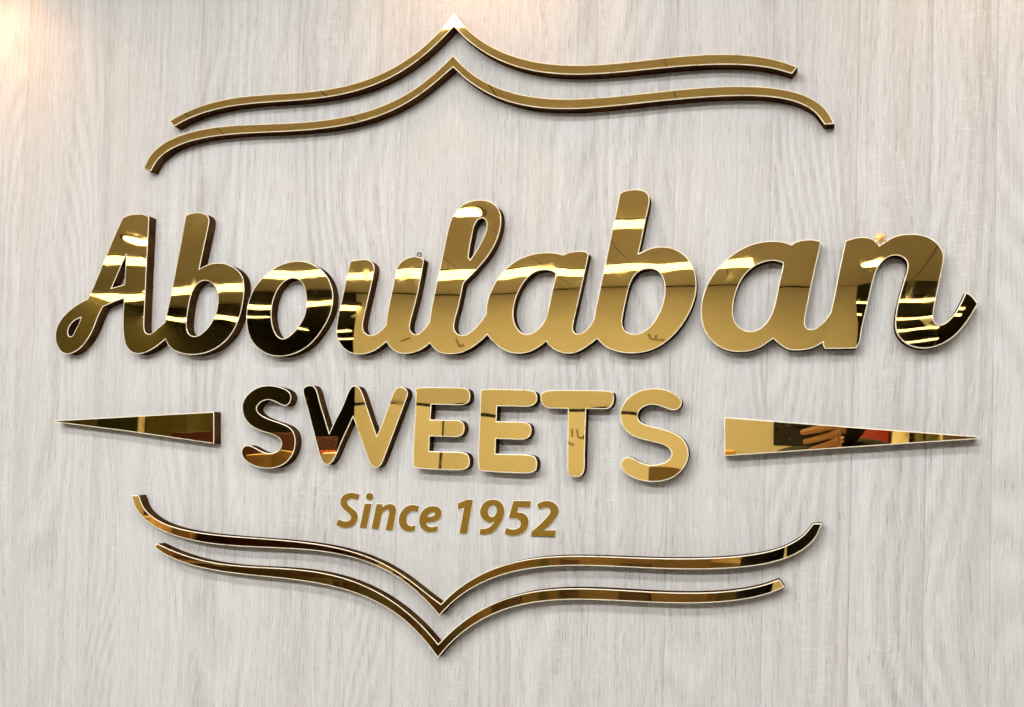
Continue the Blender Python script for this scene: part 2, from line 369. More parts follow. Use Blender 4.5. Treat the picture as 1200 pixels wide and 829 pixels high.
AN = [(848,307),(858,298.6),(869,291.6),(879,287),(890,284),(901,282.6),(911,282.6),(920,284),(927.5,286.6,1),(933,283.2),(942,281.2),(953,280.8),(962.5,283,1),(960,295),(955,317),(950.4,338),(947.6,353),(944.4,369),(943.2,379),(945.4,384),(950,385.8),(955.4,385),(961.4,380.8),(967.4,374.6),(973,366.6,1),
 (974.6,360),(978.2,343),(981.6,325),(985.4,306.5),(990.5,282.5,1),(996,280.4),(1005,278.2),(1014,277.8),(1022,279.8),(1027,283.2),(1030.5,287.6,1),(1038,283),(1046,278),(1055,275),(1068,274.2),(1080,275.2),(1089,278.2),(1097,283.6),(1103,290.6),(1106,298),(1106,306),(1104,316),(1101,331),(1098,346),(1095.6,358),(1093.8,369),(1094.4,375.4),(1097,379.4),(1101.4,380.6),(1107.4,379),(1114,373),(1121,364),(1127,353),(1131.6,343,1),
 (1135.6,344.4),(1141,349),(1146.2,356,1),(1142,363.5),(1135.6,374),(1127,385.8),(1118,394.8),(1108.4,401),(1099.4,405.4),(1090,408),(1079.5,408.6),(1070,406.6),(1062,403),(1055,397),(1050.6,389.6),(1048.8,380),(1049.8,367),(1052.8,353),(1056,340),(1059.6,328),(1063,317),(1063.6,310),(1061,304.6),(1056,300.6),(1048,299.2),(1041,301.6),(1035,306),(1030,311.6),(1026.4,319.4),(1023.4,329),(1020.6,341),(1017.4,355),(1013.6,371),(1010,387),(1007.6,401),(1003,408.4,1),
 (990,408.8),(975,409),(966.6,409,1),(964.6,405),(964.3,401.6,1),(959.6,404.4),(953,407.8),(944.6,410),(934,410.7),(926,410.2),(919.6,407.8),(912.6,402.8),(906,397,1),(900.6,401),(893,406),(884,410),(873,412.4),(861,412.4),(850,410),(840,405),(831.4,397),(825.4,387),(821.9,375),(821.2,363),(822.8,351),(826.2,339),(831.4,328),(839,317)]
AN_h = [[(905,305.6),(912,306.6),(917.5,308.6,1),(916,318),(913,330),(910.2,344),(907.6,357),(903,370.6),(897,379),(890,385),(883,388),(875,387.8),(867,384),(861.4,377),(859,367.6),(859.6,356),(862,344.5),(866,333.6),(871.6,324),(879,316.2),(887,310.6),(896,307)]]

GS = 'gold mirror script lettering of the name'
word_thing('script_lettering', [Ab, Ab_h1, Ab_h2, Ab_h3],
    [('capital letter A with a curled left foot', [((193.6,400),(195,374),True)]), ('lower case letter b of Ab', [((193.6,400),(195,374),False)])],
    'fused gold mirror script letters A and b at the left end of the name', 'sign letters', GS, tilt=(0.004, -0.006))
plate_thing('script_letter', [O, O_h], 'round gold mirror script letter o between the b and the u', 'sign letter', GS, tilt=(-0.003, 0.003))
c1, c2, c3 = ((452.5,401),(453,376)), ((503.6,403),(503,376)), ((570.8,393),(569.6,367))
c4 = ((699.6,397),(696.2,372))
word_thing('script_lettering', [ULAB]+ULAB_h,
    [('letter u', [(*c2, True)]),
     ('letter l', [(*c2, False), (*c3, True)]), ('letter a of ulab', [((570.8,393),(569.6,367),False), (*c4, True)]), ('letter b of ulab', [(*c4, False)])],
    'fused gold mirror script letters u, l, a and b in the middle of the name', 'sign letters', GS, tilt=(0.0, 0.0))
c5 = ((964.4,402),(973,366.4))
word_thing('script_lettering', [AN]+AN_h, [('letter a of an', [(*c5, True)]), ('letter n with an upturned tail', [(*c5, False)])],
    'fused gold mirror script letters a and n with upturned tail, right end of the name', 'sign letters', GS, tilt=(0.0, 0.0))

# ------------------------------------------------------------------ SWEETS
S1 = [(315.5,451.6),(326,453),(334.4,456.2),(339.2,459.8),(341.5,464.4),(340.8,470),(337.6,474.6),(332.8,476.4),(327.5,473.4),(321.5,470.4),(315.5,468.8),(309.5,469.6),(304.3,472.8),(301.2,477),(301.2,481),(304.3,485),(310.3,489.3),(320,493.2),(330.5,496.4),(338,500),(343,505),(345.8,512),(346.2,520),(344.6,528.5),(340.6,536.6),(334.3,543),(327,547),(317,549.2),(306.5,548.8),(296,545.8),(288.5,541),(284,535.6),(282.5,529.8),(284,525),(287.8,522),(292.4,522),(298.3,524.8),(305,528.4),(311,530.8),(317.8,531.4),(323.8,529.4),(328.4,525),(330,519.6),(327.4,514.4),(321.5,510.4),(312.5,507.6),(302,504),(294,499.4),(288,493),(284.8,486),(283.6,479),(284.4,472),(287.4,465.8),(293,459.6),(299.8,455.2),(307.3,452.6)]
Wl = [(355.3,456),(358.4,452.8),(363.3,451.4),(368,453.4),(371.2,458),(374.9,471.5),(380.5,490),(385.8,507.6,1),(393.6,491),(401.3,475.8),(408.2,458.8),(411.7,454.2),(416.3,452.5),(421,454.6),(424.4,460.6),(429.8,476.5),(435.6,494),(441.6,511,1),(448.2,494.8),(455.6,475),(461.3,459.6),(465.6,454.8),(471.4,453.8),(476.6,457.2),(477.8,463),(474.6,472),(464.3,499.1),(451,534.6),(447,543.6),(441.8,548),(436.4,546.8),(432.4,541.4),(425.8,523),(419.2,504.4),(413.7,489.1,1),(407,503.4),(399.5,519.8),(393.8,533.6),(389.6,541.5),(384.5,544.8),(378.8,542.4),(375.2,536.2),(369.6,515.7),(363.3,491.1),(358,471.2),(355.2,461)]
E1 = [(493.5,454.2),(520,454.4),(541,454.6),(547,456.4),(550.4,460.6),(550.8,466),(548.4,471.4),(542,474.8),(524,474.6),(505.5,474.3,1),(504.4,491.8,1),(522.8,492.3),(536,492.6),(541.4,494.6),(544.2,499.6),(543.8,505),(541,509.8),(535.5,512.2),(520,511.9),(503.5,511.5,1),(502.8,528.8,1),(522,529.5),(540,530),(546.4,532),(549.8,537),(549.8,542.5),(547.2,548),(541,551),(520,550.4),(492.8,549.4),(487,546.4),(484,540.2),(484.6,520),(485.8,495),(486.8,472),(487.2,460.8),(489.2,456.4)]
E2 = [(570,456),(595,456.6),(618,457.2),(625,458.8),(629,463),(629.1,468),(626.6,473),(620,476.5),(600,476.4),(582.5,476.3,1),(581.7,493.9,1),(598,494.3),(613.5,494.8),(619.6,497),(622.6,502),(622.2,507.5),(619,512.8),(613,515.4),(598,515),(581.2,514.6,1),(580.3,531.8,1),(600.4,532.4),(619,533),(625.6,535.2),(629.2,540.4),(628.8,546.6),(626,551.8),(620,554.6),(596,553.8),(570.5,552.8),(563.8,550.2),(560.6,544.6),(560.9,525),(561.6,500),(562.6,475),(563,463),(565.2,458)]
T = [(645,457.6),(678,457.8),(710,458),(715.8,460),(719,465),(718.9,470.6),(716.4,476),(711,479.5),(698,479.4),(686.9,479.2,1),(686.2,500),(685.2,530),(684.8,549),(682.6,555.4),(678.6,558.6),(674,559.3),(669,557.6),(665.6,553.6),(664.7,548),(665,518.4),(665.5,479.2,1),(654,478.9),(643.5,478.6),(637.4,475.8),(633.8,470.4),(633.8,464.6),(637,459.8)]
S2 = [(760,455.5),(770,455.2),(778.3,456.4),(786.7,459.4),(793.6,463.6),(797.9,467.8),(799.2,472.4),(796.9,477.8),(791.4,481.2),(785.8,480.8),(778.3,477.4),(770,474.9),(761.7,474.4),(754.4,476.8),(749.4,481.3),(747.2,486.6),(748.6,492),(753.3,496.6),(760.8,499.3),(773.3,502),(785.8,505.6),(795.4,510.8),(802,516.8),(806.2,525.5),(806.9,534.8),(804,544),(797.7,552.8),(790,558.8),(781.2,562.8),(770,564.8),(758.3,564.6),(747.5,562.3),(738.3,558.2),(731.7,553),(728,547.3),(728,541.5),(730.8,537.3),(735.8,535.4),(740.8,536.4),(747.5,540.4),(755,543.6),(763.3,545),(771.7,544.4),(780,541.6),(785.2,537),(786.6,532),(784.8,526.6),(778.3,521.6),(768.3,518.8),(757.5,516.6),(745,512.6),(737,508.4),(730.8,501.6),(727.4,493.8),(726.5,485.5),(727.9,478.2),(732.5,470.5),(739.4,463.6),(748.6,458.2)]
GW = 'gold mirror capital letters of the second line'
for lp, lab, tl in ((S1, 'gold mirror capital S at the left end of the second line, reflecting dark', (0.004, 0.006)), (Wl, 'gold mirror capital W, left half dark and right half bright', (0.002, 0.004)),
                (E1, 'gold mirror capital E beside the W', (-0.002, 0.003)), (E2, 'gold mirror capital E beside the T', (0.002, -0.003)),
                (T, 'gold mirror capital T', (0.001, 0.002)), (S2, 'gold mirror capital S at the right end of the second line, fully bright gold', (-0.003, -0.001))):
    plate_thing('capital_letter', [lp], lab, 'sign letter', GW, tilt=tl)

# ------------------------------------------------------------------ pointed bars left and right
GP = 'pointed gold bars either side of the second line'
plate_thing('pointed_bar', [[(63.4,493,1),(150,488.2,1),(250.8,482.8,1),(250.8,520.2,1),(150,505.8,1),(63.4,494.8,1)]], 'gold mirror pointed bar left of the second line, reflecting dark green and maroon', 'sign ornament', GP, tilt=(0.0, 0.004), smooth_pts=False)
plate_thing('pointed_bar', [[(848.6,489,1),(1000,500.6,1),(1146.4,511.6,1),(1147,514.6,1),(1000,524.4,1),(848.6,534.8,1)]], 'gold mirror pointed bar right of the second line, reflecting a hand with a phone', 'sign ornament', GP, tilt=(0.0, 0.034), smooth_pts=False)

# ------------------------------------------------------------------ curved double lines
def fit_edge(pts, n, deg=6):
    P = np.array(pts, float); s = np.concatenate([[0], np.cumsum(np.linalg.norm(np.diff(P, axis=0), axis=1))]); s /= s[-1]
    w = np.ones(len(s)); w[0] = w[-1] = 12
    fx, fy = np.polyfit(s, P[:, 0], deg, w=w), np.polyfit(s, P[:, 1], deg, w=w)
    t = np.linspace(0, 1, n); return list(zip(np.polyval(fx, t), np.polyval(fy, t)))
def swash(top_l, top_r, bot_l, bot_r):
    """four half edges, each given left to right"""
    n = 26; out = []
    a, b_, c, d = fit_edge(top_l, n), fit_edge(top_r, n), fit_edge(bot_l, n), fit_edge(bot_r, n)
    m = ((a[-1][0]+b_[0][0])/2, (a[-1][1]+b_[0][1])/2); k = ((c[-1][0]+d[0][0])/2, (c[-1][1]+d[0][1])/2)
    top = [(*a[0], 1)] + a[1:-1] + [(*m, 1)] + b_[1:-1] + [(*b_[-1], 1)]
    bot = [(*c[0], 1)] + c[1:-1] + [(*k, 1)] + d[1:-1] + [(*d[-1], 1)]
    return top + bot[::-1]
U1 = swash([(198.5,141.8),(215.7,131.8),(234.3,124.5),(252.9,118.8),(272.8,115),(298,112.4),(319,110),(340.7,108.5),(369.6,106.3),(398.6,102),(420.3,96.5),(441.7,88.6),(460.5,79.3),(477.9,68),(495.3,54.9),(512.7,39),(522.8,27.8),(532.4,14.3)],
 [(532.4,14.3),(538.8,24.1),(548.2,34.5),(562.3,46.1),(582.7,57.6),(604.7,66.3),(629.8,72.2),(653.3,75.4),(682.5,76.7),(705,75.7),(727.5,73.3),(757.5,69.6),(787.5,66.3),(820,64.4),(850,64),(877,64.9),(898,67.3),(916,71.2),(934.8,78.5)],
 [(203.8,148.4),(217,141.1),(233,134.4),(252.9,128.5),(272.8,124.6),(292.7,122.2),(319,119.6),(347.9,117.4),(376.9,114.8),(405.8,110),(427.6,103.6),(449.3,95.3),(472.1,82.4),(492.4,68.4),(509.8,53.8),(524.2,39.7),(531.8,31.2)],
 [(531.8,31.2),(537.2,36.4),(548.2,47.4),(567,61.7),(590.6,73),(614.1,80.5),(645.5,86),(676.8,87.6),(712.5,86.5),(735,84.2),(765,80.7),(795,78),(820,76.7),(842.5,76.3),(872.5,76.5),(892,78),(913,82.2),(928,86.8)])
U2 = swash([(168,198.2),(170,191.6),(175.9,182.3),(186.5,171.7),(199.8,163.2),(215.7,156.8),(239.6,151.2),(266.2,148),(298,145.8),(333.4,143.9),(362.4,142.2),(384.1,140.2),(405.8,136.6),(427.6,131),(445,125),(463.4,116.8),(485.2,103.8),(506.9,88),(521.3,75.2),(530.9,65)],
 [(530.9,65),(540.4,75.9),(554.5,87.6),(571.7,97.6),(590.6,105),(614.1,111.1),(637.6,114.6),(660,116),(682.5,116),(705,114.5),(727.5,112),(750,109.4),(780,106.2),(810,103.7),(850,101.4),(880,101.3),(904,102.8),(925,106.3),(943,111.7),(958,119.2),(970,129.5),(976.8,140),(978.3,145.3)],
 [(176.6,200.8),(178.6,195),(185.2,186.3),(197.2,177),(213.1,169.2),(233,163.5),(252.9,159.7),(279.4,157),(319,154.9),(347.9,153.4),(376.9,151.3),(405.8,146.8),(427.6,141),(450,133.2),(465,127.4),(482.3,117.6),(501.1,104.1),(521.3,87.3),(530.9,78.9)],
 [(530.9,78.9),(543.5,91),(559.2,103),(579.6,113.3),(601.5,120.6),(629.8,125.4),(661,127.6),(690,127.6),(712.5,125.6),(735,122.8),(765,119.3),(795,116.2),(820,114.5),(842.5,113),(872.5,112.7),(902.5,114.5),(925,118.2),(943,123.6),(955,129.8),(962.5,137.8),(966.3,146)])
L1 = swash([(162.4,580.4),(165.3,590.3),(171.1,599.7),(182.6,609.1),(195.7,615),(214.5,620),(239.1,624.3),(268.1,628),(290,630.8),(319,632.9),(347.9,634.8),(376.9,637.8),(398.6,642),(420.3,648.6),(447,661),(465.2,670.4),(483.3,682),(498.4,693),(510.5,703.2),(516.6,708)],
 [(516.6,708),(521,701.5),(528.6,694),(548.2,682),(560,675.8),(582.5,666),(605,658.6),(627.5,654),(650,651.8),(680,651.2),(710,652.2),(746.7,653.9),(780,654.9),(813.3,654.9),(840,653.7),(857.8,652),(885.5,648.6),(906.3,644.2),(927.1,637.3),(941,629.1),(950.7,618.4),(952.8,613.9)],
 [(153.7,580.9),(155.9,590.3),(162.4,601.1),(171.1,610.3),(185.5,619.8),(202.9,627),(217.4,631.5),(246.4,636.8),(275.3,640),(304.4,642),(333.4,643.4),(362.4,645),(391.4,648.2),(413.1,653.4),(442.6,664.6),(462.2,674.9),(480.3,687),(495.4,700),(509,714.4),(514.8,721.8)],
 [(514.8,721.8),(519.5,715.8),(525.6,708.8),(537.6,698.8),(555.7,688),(578.4,679),(597,672.6),(620,666.8),(650,662.9),(680,662.3),(710,663.8),(740,666),(770,667.3),(800,667.4),(830,667),(857.8,665.6),(885.5,662.7),(906.3,659),(924.4,653.4),(939.6,645.8),(952.1,636),(960.4,625),(963.9,613.2)])
L2 = swash([(184.8,637.3),(195.7,642),(210.2,648.9),(231.9,655.5),(253.6,659.8),(275.3,662.3),(300,664.4),(333.4,667),(355.2,668.8),(376.9,671),(398.6,675.6),(420.3,683.6),(442.6,695),(459.2,704.6),(475.8,716),(490.9,729.9),(504.5,744.5),(513.5,755)],
 [(513.5,755),(522.6,744.5),(534.6,734.5),(552.7,721.4),(570.8,711.2),(590,703.4),(605,698),(627.5,692.5),(650,690),(680,689.7),(710,691),(740,692.6),(770,694.2),(800,694.7),(830,694),(857.8,692.2),(882.7,688.8),(899.4,684.6),(913.3,679.1)],
 [(180.5,641),(188.4,646.8),(202.9,654.5),(224.6,662.6),(246.4,667.9),(275.3,672.2),(304.3,675.2),(333.4,678.6),(355.2,681),(376.9,684.6),(398.6,690),(420.3,697),(442.3,706.8),(459.2,716),(477.3,729.6),(492.4,745.5),(504.5,760.6),(513.2,771.4)],
 [(513.2,771.4),(519.5,764),(531.6,750.8),(543.7,740),(555.7,731.4),(570.8,723.4),(590,715.6),(620,707.4),(650,703.5),(680,702.8),(710,703.8),(740,705.2),(760,706.4),(800,707),(830,706.6),(864.7,703.9),(885.5,699.9),(906.3,694),(919.8,688.1)])
GL = 'curved gold lines framing the sign'
for lp, lab, tl in ((U1, 'uppermost curved gold line, its peak touching the top of the sign', (0, 0)), (U2, 'second curved gold line from the top, with ends curling down above the name', (0, 0)),
                (L1, 'curved gold line under the year, with tall upturned ends', (0, 0)), (L2, 'lowest curved gold line, pointing down at its middle', (0, 0))):
    plate_thing('curved_line', [lp], lab, 'sign ornament', GL, tilt=tl)

# ------------------------------------------------------------------ Since 1952 (thin flat letters)
FL = {
 'S': ([[(421.5,579.8,1),(418.9,586.1,1),(414.8,584.6),(410.3,584.3),(406.7,587.3),(407.6,591.8),(412.5,596),(417.6,600.8),(419,606.4),(417,612.6),(412.5,616.9),(405.8,618.8),(399,617.8),(393.8,615,1),(396.6,608.6,1),(401.3,610.9),(406.1,611.4),(410.2,609.6),(411.4,606),(409.3,602.3),(404.3,598),(400.2,593.3),(399,588),(401.3,582),(406.5,578.7),(413.3,577.8)]], 'capital S of the line under the second word'),
 'n': ([[(441.4,591,1),(448.1,591.2,1),(447.4,595.1,1),(452.3,592.1),(457.5,591),(462,592.7),(463.9,597),(463.1,603.8),(459.8,621.8,1),(451.9,621,1),(455.2,605.3),(456,600),(453.8,597.4),(450,598.9),(447,603.8),(443.3,620.3,1),(435.4,619.5,1)]], 'small letter n'),
 'c': ([[(491.1,593.8,1),(488.9,600.1,1),(484.8,599),(480.3,600.1),(476.7,604.3),(475.8,610.3),(478,615.3),(481.8,617),(486.6,615.9,1),(486.3,621.5,1),(480.3,623.2),(473.7,621.7),(469,617),(467.4,609.5),(469.6,601.3),(475,594.9),(481,592.3),(486.3,592.3)]], 'small letter c'),
 'e': ([[(512.5,617,1),(512.5,622.1,1),(506.5,623.8),(499.8,623.2),(494.5,620),(491.6,614),(491.7,606.5),(494.7,599.8),(499.8,595.3),(506.5,593.4),(513,594.7),(516.5,598.3),(517,603.3),(514,608.6),(507.3,611.6),(499,612.5,1),(500.7,616.3),(504.9,618.1)],
        [(500.5,605.6,1),(502.8,601.8),(506.3,600),(509.3,601),(509.5,603.5),(507,605.3),(503.5,605.9)]], 'small letter e'),
 '1': ([[(547,585.9,1),(553.9,585.9,1),(547,625.3,1),(538.3,625,1),(544.1,595,1),(536.9,596.8,1),(536.5,590.3,1)]], 'numeral 1'),
 '9': ([[(561.9,626.5,1),(562.9,620.3,1),(569.1,619.9),(574.9,617),(580,610.9,1),(573.4,612),(567,609.6),(563.1,603.7),(563.3,596.4),(567.5,589.4),(573.4,586.3),(580.5,586),(586.5,588.8),(590,594.3),(590.6,601.5),(587.9,610.7),(582.1,618.9),(574.9,624.7),(568.4,626.7)],
        [(576.7,592.1),(580.6,593.6),(582.1,597.9),(581,603),(577.3,606.2),(573.5,605.1),(571.4,600.8),(572.5,595.7)]], 'numeral 9'),
 '5': ([[(601.9,587.3,1),(621.9,587.6,1),(621.1,594.7,1),(607.4,594.3,1),(605.9,600.8,1),(612.4,601.7),(617.5,605.6),(619.2,612),(616.8,620.5),(610.3,625.8),(600.9,628),(595.6,627.3),(591.3,625.4,1),(593.3,618.9,1),(598.4,620.6),(604.5,620.5),(609.4,617.3),(610.2,612.4),(606.9,608.5),(601.9,607),(596.2,607.3,1)]], 'numeral 5'),
 '2': ([[(629.5,591.4,1),(634,588.7),(640.7,587.4),(647.7,588.9),(652.8,593.2),(654.1,599),(651.5,606.2),(645,614.2),(636.7,621.8,1),(650.7,621.8,1),(649.7,629.1,1),(622.6,628.3,1),(623.3,623.6,1),(633.4,614.2),(641.2,606.2),(644.9,600.4),(644.1,596.8),(640.7,594.9),(636.5,595.1),(631.6,597.2,1)]], 'numeral 2')}
def flat_plate(loops_px, grow, y0, y1):
    loops = []
    for k, lp in enumerate(loops_px):
        q = clean(to_wall(spline(lp, 1.2), -0.002)); a = area(q)
        if (k == 0 and a < 0) or (k > 0 and a > 0): q = q[::-1]
        loops.append(offset(q, -grow))
    bm = bmesh.new()
    tris = tessellate_polygon([[Vector((p[0], p[1], 0)) for p in q] for q in loops])
    fl = [p for q in loops for p in q]; fv = [bm.verts.new((p[0], -y1, p[1])) for p in fl]
    for t in tris:
        f = bm.faces.new([fv[i] for i in t]); f.normal_update()
        if f.normal.y > 0: f.normal_flip()
    for q in loops:
        a = [bm.verts.new((p[0], -y1, p[1])) for p in q]; b_ = [bm.verts.new((p[0], -y0, p[1])) for p in q]
        for i in range(len(q)):
            j = (i+1) % len(q); bm.faces.new((b_[i], b_[j], a[j], a[i]))
    return bm, loops[0].mean(0)
GF = 'flat gold letters and numerals of the third line'
where = {'S': 'flat ochre gold capital S in the small third line', 'n': 'flat ochre gold letter n in the small third line', 'c': 'flat ochre gold letter c in the small third line', 'e': 'flat ochre gold letter e in the small third line',
         '1': 'slim upright ochre gold numeral one opening the year', '9': 'round headed ochre gold numeral nine, second in the year', '5': 'flat topped ochre gold numeral five, third in the year', '2': 'ochre gold numeral two closing the year'}
def flat_thing(loopsets, label):
    f, c = flat_plate(loopsets[0][1], 0, 0.0012, 0.0022)
    t = tag(empty('flat_letter', (c[0], 0, c[1])), label, 'sign letter', GF)
    for (nm, lp) in loopsets:
        f, _ = flat_plate(lp, 0.0, 0.0012, 0.0022); b_, _ = flat_plate(lp, 0.0010, 0.0, 0.0012)
        o = mesh_obj(nm, shift(f, c), FLAT, t); mesh_obj('outline', shift(b_, c), FLATRIM, o)
for k, (lp, _) in FL.items(): flat_thing([('letter_face', lp)], where[k])
dot = [(433.1+4.2*math.cos(a), 582+4.1*math.sin(a)) for a in np.linspace(0, 2*math.pi, 14, endpoint=False)]
flat_thing([('stem', [[(427.5,590.4,1),(435.2,590.6,1),(429.4,618.9,1),(421.5,618.8,1)]]), ('dot', [dot])], 'flat ochre gold letter i with a round dot in the small third line')

# small fittings on the script letters
p = at(491.4, 298.8, -0.016)
bm = bmesh.new(); R_, r_ = 0.0029, 0.00085
for i in range(20):
    for j in range(8):
        a, b_ = 2*math.pi*i/20, 2*math.pi*j/8; bm.verts.new(((R_+r_*math.cos(b_))*math.cos(a), r_*math.sin(b_), (R_+r_*math.cos(b_))*math.sin(a)))
bm.verts.ensure_lookup_table()
for i in range(20):
    for j in range(8): bm.faces.new([bm.verts[k] for k in (i*8+j, ((i+1) % 20)*8+j, ((i+1) % 20)*8+(j+1) % 8, i*8+(j+1) % 8)])
ring = empty('hanging_ring', (p[0], p[1], p[2])); tag(ring, 'tiny dark wire ring on top of the letter u', 'ring')
mesh_obj('loop', bm, DARKM, ring, 60)
bm = bmesh.new(); bmesh.ops.create_uvsphere(bm, u_segments=10, v_segments=6, radius=0.0012); mesh_obj('bead', bm, BRASS, ring, 60)
p = at(1031.8, 279.4, -0.0174)
bm = bmesh.new(); tipn = 7; c0 = bm.verts.new((0, -0.0012, 0)); c1_ = bm.verts.new((0, 0.0008, 0)); rr = []
for i in range(tipn*2):
    a = math.pi*i/tipn + 0.35; r = [0.0098, 0.0088, 0.0094, 0.0082, 0.0098, 0.0086, 0.0092][i//2] if i % 2 == 0 else 0.0042
    rr.append(bm.verts.new((r*math.cos(a), -0.0002 if i % 2 else 0.0004, r*math.sin(a))))
for i in range(tipn*2):
    j = (i+1) % (tipn*2); bm.faces.new((c0, rr[j], rr[i])); bm.faces.new((c1_, rr[i], rr[j]))
st = mesh_obj('star_sticker', bm, simple('orange gold foil', (0.80, 0.40, 0.10), rough=0.35, metal=0.5)); st.location = p; tag(st, 'small crinkled golden star stuck on top of the letter n', 'sticker')
# ------------------------------------------------------------------ the shop behind the camera (seen as reflections in the gold)
PALE = simple('pale cream laminate panel', (0.80, 0.76, 0.66), rough=0.45, noise=0.04, nscale=3)
CEILM = simple('matt ceiling paint', (0.80, 0.77, 0.70), rough=0.9, noise=0.03, nscale=2)
FLOORM = simple('pale stone floor', (0.42, 0.38, 0.33), rough=0.35, noise=0.3, nscale=3)
BLACK = simple('dark olive grey cladding', (0.12, 0.105, 0.045), rough=0.6, noise=0.2)
MAROON = simple('maroon lacquer', (0.035, 0.007, 0.004), rough=0.4, noise=0.2)
OLIVE = simple('olive panel', (0.10, 0.085, 0.022), rough=0.5, noise=0.2)
TAN = simple('tan counter wood', (0.22, 0.14, 0.06), rough=0.4, noise=0.25, nscale=6)
BROWN = simple('brown counter wood', (0.09, 0.05, 0.022), rough=0.4, noise=0.25, nscale=6)
ORANGE = simple('orange glazed pastry', (0.44, 0.26, 0.10), rough=0.35, noise=0.3, nscale=18)
CREAM = simple('cream cardboard', (0.85, 0.72, 0.50), rough=0.5)
RED = simple('red cardboard', (0.28, 0.022, 0.015), rough=0.45)
INK = simple('faded pen ink', (0.36, 0.30, 0.20), rough=0.6)
GROOVE = simple('dark joint', (0.03, 0.025, 0.02), rough=0.8)
DIFF = emit('cool white lamp diffuser', (0.97, 0.985, 1.0), LAMP_MAIN)
DIFF2 = emit('neutral lamp diffuser', (1.0, 0.96, 0.84), LAMP_FAR)
DIFF_FILL = emit('added fill lamp diffuser', (0.96, 0.985, 1.0), LAMP_FILL)  # only for the added fill lamp in mid-ceiling
DIFF3 = emit('downlight lens', (1.0, 0.90, 0.72), 12.0)

tag(box_obj('ceiling', (-5.0, BACK, CEIL), (4.0, 0.12, CEIL+0.05), CEILM), 'matt ceiling of the shop, seen as the brown upper part of the reflections', kind='structure')
tag(box_obj('floor', (-5.0, -13.0, FLOOR-0.05), (5.0, 0.12, FLOOR), FLOORM), 'pale stone floor of the shop', kind='structure')
# dark hall beyond
hall = box_obj('ceiling', (-9.0, -13.0, CEIL+0.02), (7.0, BACK-0.002, CEIL+0.07), BLACK)
tag(hall, 'black ceiling of the hall beyond the cream wall', kind='structure')
tag(box_obj('wall', (-9.0, -13.1, FLOOR), (7.0, -13.0, CEIL+0.02), BLACK), 'black far wall of the hall', kind='structure')
tag(box_obj('wall', (-5.1, -13.0, FLOOR), (-5.0, 0.12, CEIL), BLACK), 'dark side wall left of the shop', kind='structure')
tag(box_obj('wall', (5.0, -13.0, FLOOR), (5.1, 0.12, CEIL), CEILM), 'side wall right of the shop', kind='structure')

def xz(px, py, Y): q = mir(px, py, Y); return float(q[0]), float(q[2])
# cream panelled wall opposite the sign, its panels parted by dark joints
xa, _ = xz(414, 450, BACK); xb, _ = xz(1000, 450, BACK); xm, zj = xz(525, 480, BACK); zb = FLOOR
pw = box_obj('wall', (xa, BACK-0.30, FLOOR), (xb, BACK-0.012, CEIL-0.001), GROOVE); tag(pw, 'cream panelled wall opposite the sign', kind='structure')
for (x0, x1, z0, z1) in ((xa, xb, zj+0.011, CEIL-0.008), (xa, xm-0.011, zb, zj-0.011), (xm+0.011, xb, zb, zj-0.011)):
    box_obj('panel', (x0, BACK-0.012, z0), (x1, BACK, z1), PALE, pw, 0.002)
box_obj('edge_post', (xb-0.16, BACK-0.31, FLOOR), (xb+0.02, BACK+0.02, CEIL-0.002), PALE, pw, 0.003)

def linear_lamp(x0, x1, y0, y1, Z, label, mat, group=None):
    t = tag(empty('linear_lamp', ((x0+x1)/2, (y0+y1)/2, Z)), label, 'ceiling lamp', group)
    hx, hy = (x1-x0)/2, (y1-y0)/2
    box_obj('housing', (-hx-0.006, -hy-0.006, 0.004), (hx+0.006, hy+0.006, 0.03), DARKM, t)
    box_obj('diffuser', (-hx, -hy, -0.004), (hx, hy, 0.003), mat, t)
    return t
def seen_lamp(px0, px1, py, th, Z, label, mat, group=None):
    """a lamp parallel to the sign whose mirror image spans px0..px1 at height py (at its middle), th pixels thick"""
    m = (px0+px1)/2; ya, yb = sorted((float(mirc(m, py-th/2, Z)[1]), float(mirc(m, py+th/2, Z)[1]))); ym = (ya+yb)/2
    t_ = (-ym - CAM[1])
    xs = [float(mir(p, py, ym)[0]) for p in (px0, px1)]
    return linear_lamp(xs[0], xs[1], ya, yb, Z, label, mat, group)
GLP = 'linear lamps on the ceiling behind the camera'
yl = float(mirc(533, 38, CEIL-0.01)[1])
linear_lamp(-1.05, 1.75, yl, yl+0.11, CEIL-0.01, 'long white linear lamp nearest the sign, reflected in the topmost peak', DIFF, GLP)
seen_lamp(60, 1130, 200, 10, CEIL-0.01, 'added long white fill lamp in the middle of the ceiling, unseen in the reflections', DIFF_FILL, GLP)  # added fill lamp in a gap no gold piece mirrors, lights the cream wall
seen_lamp(172, 885, 323, 8.5, CEIL-0.01, 'long linear lamp crossing the letters as a cream streak', DIFF2, GLP)
seen_lamp(60, 172, 338, 8, CEIL-0.01, 'short linear lamp reflected in the crossbar of the A', DIFF2, GLP)
seen_lamp(108, 173, 299, 8, CEIL-0.01, 'short linear lamp reflected across the upper part of the A', DIFF2, GLP)
seen_lamp(690, 790, 262, 9, CEIL-0.01, 'short linear lamp reflected in the stem of the second b', DIFF2, GLP)
Zh = CEIL-0.10
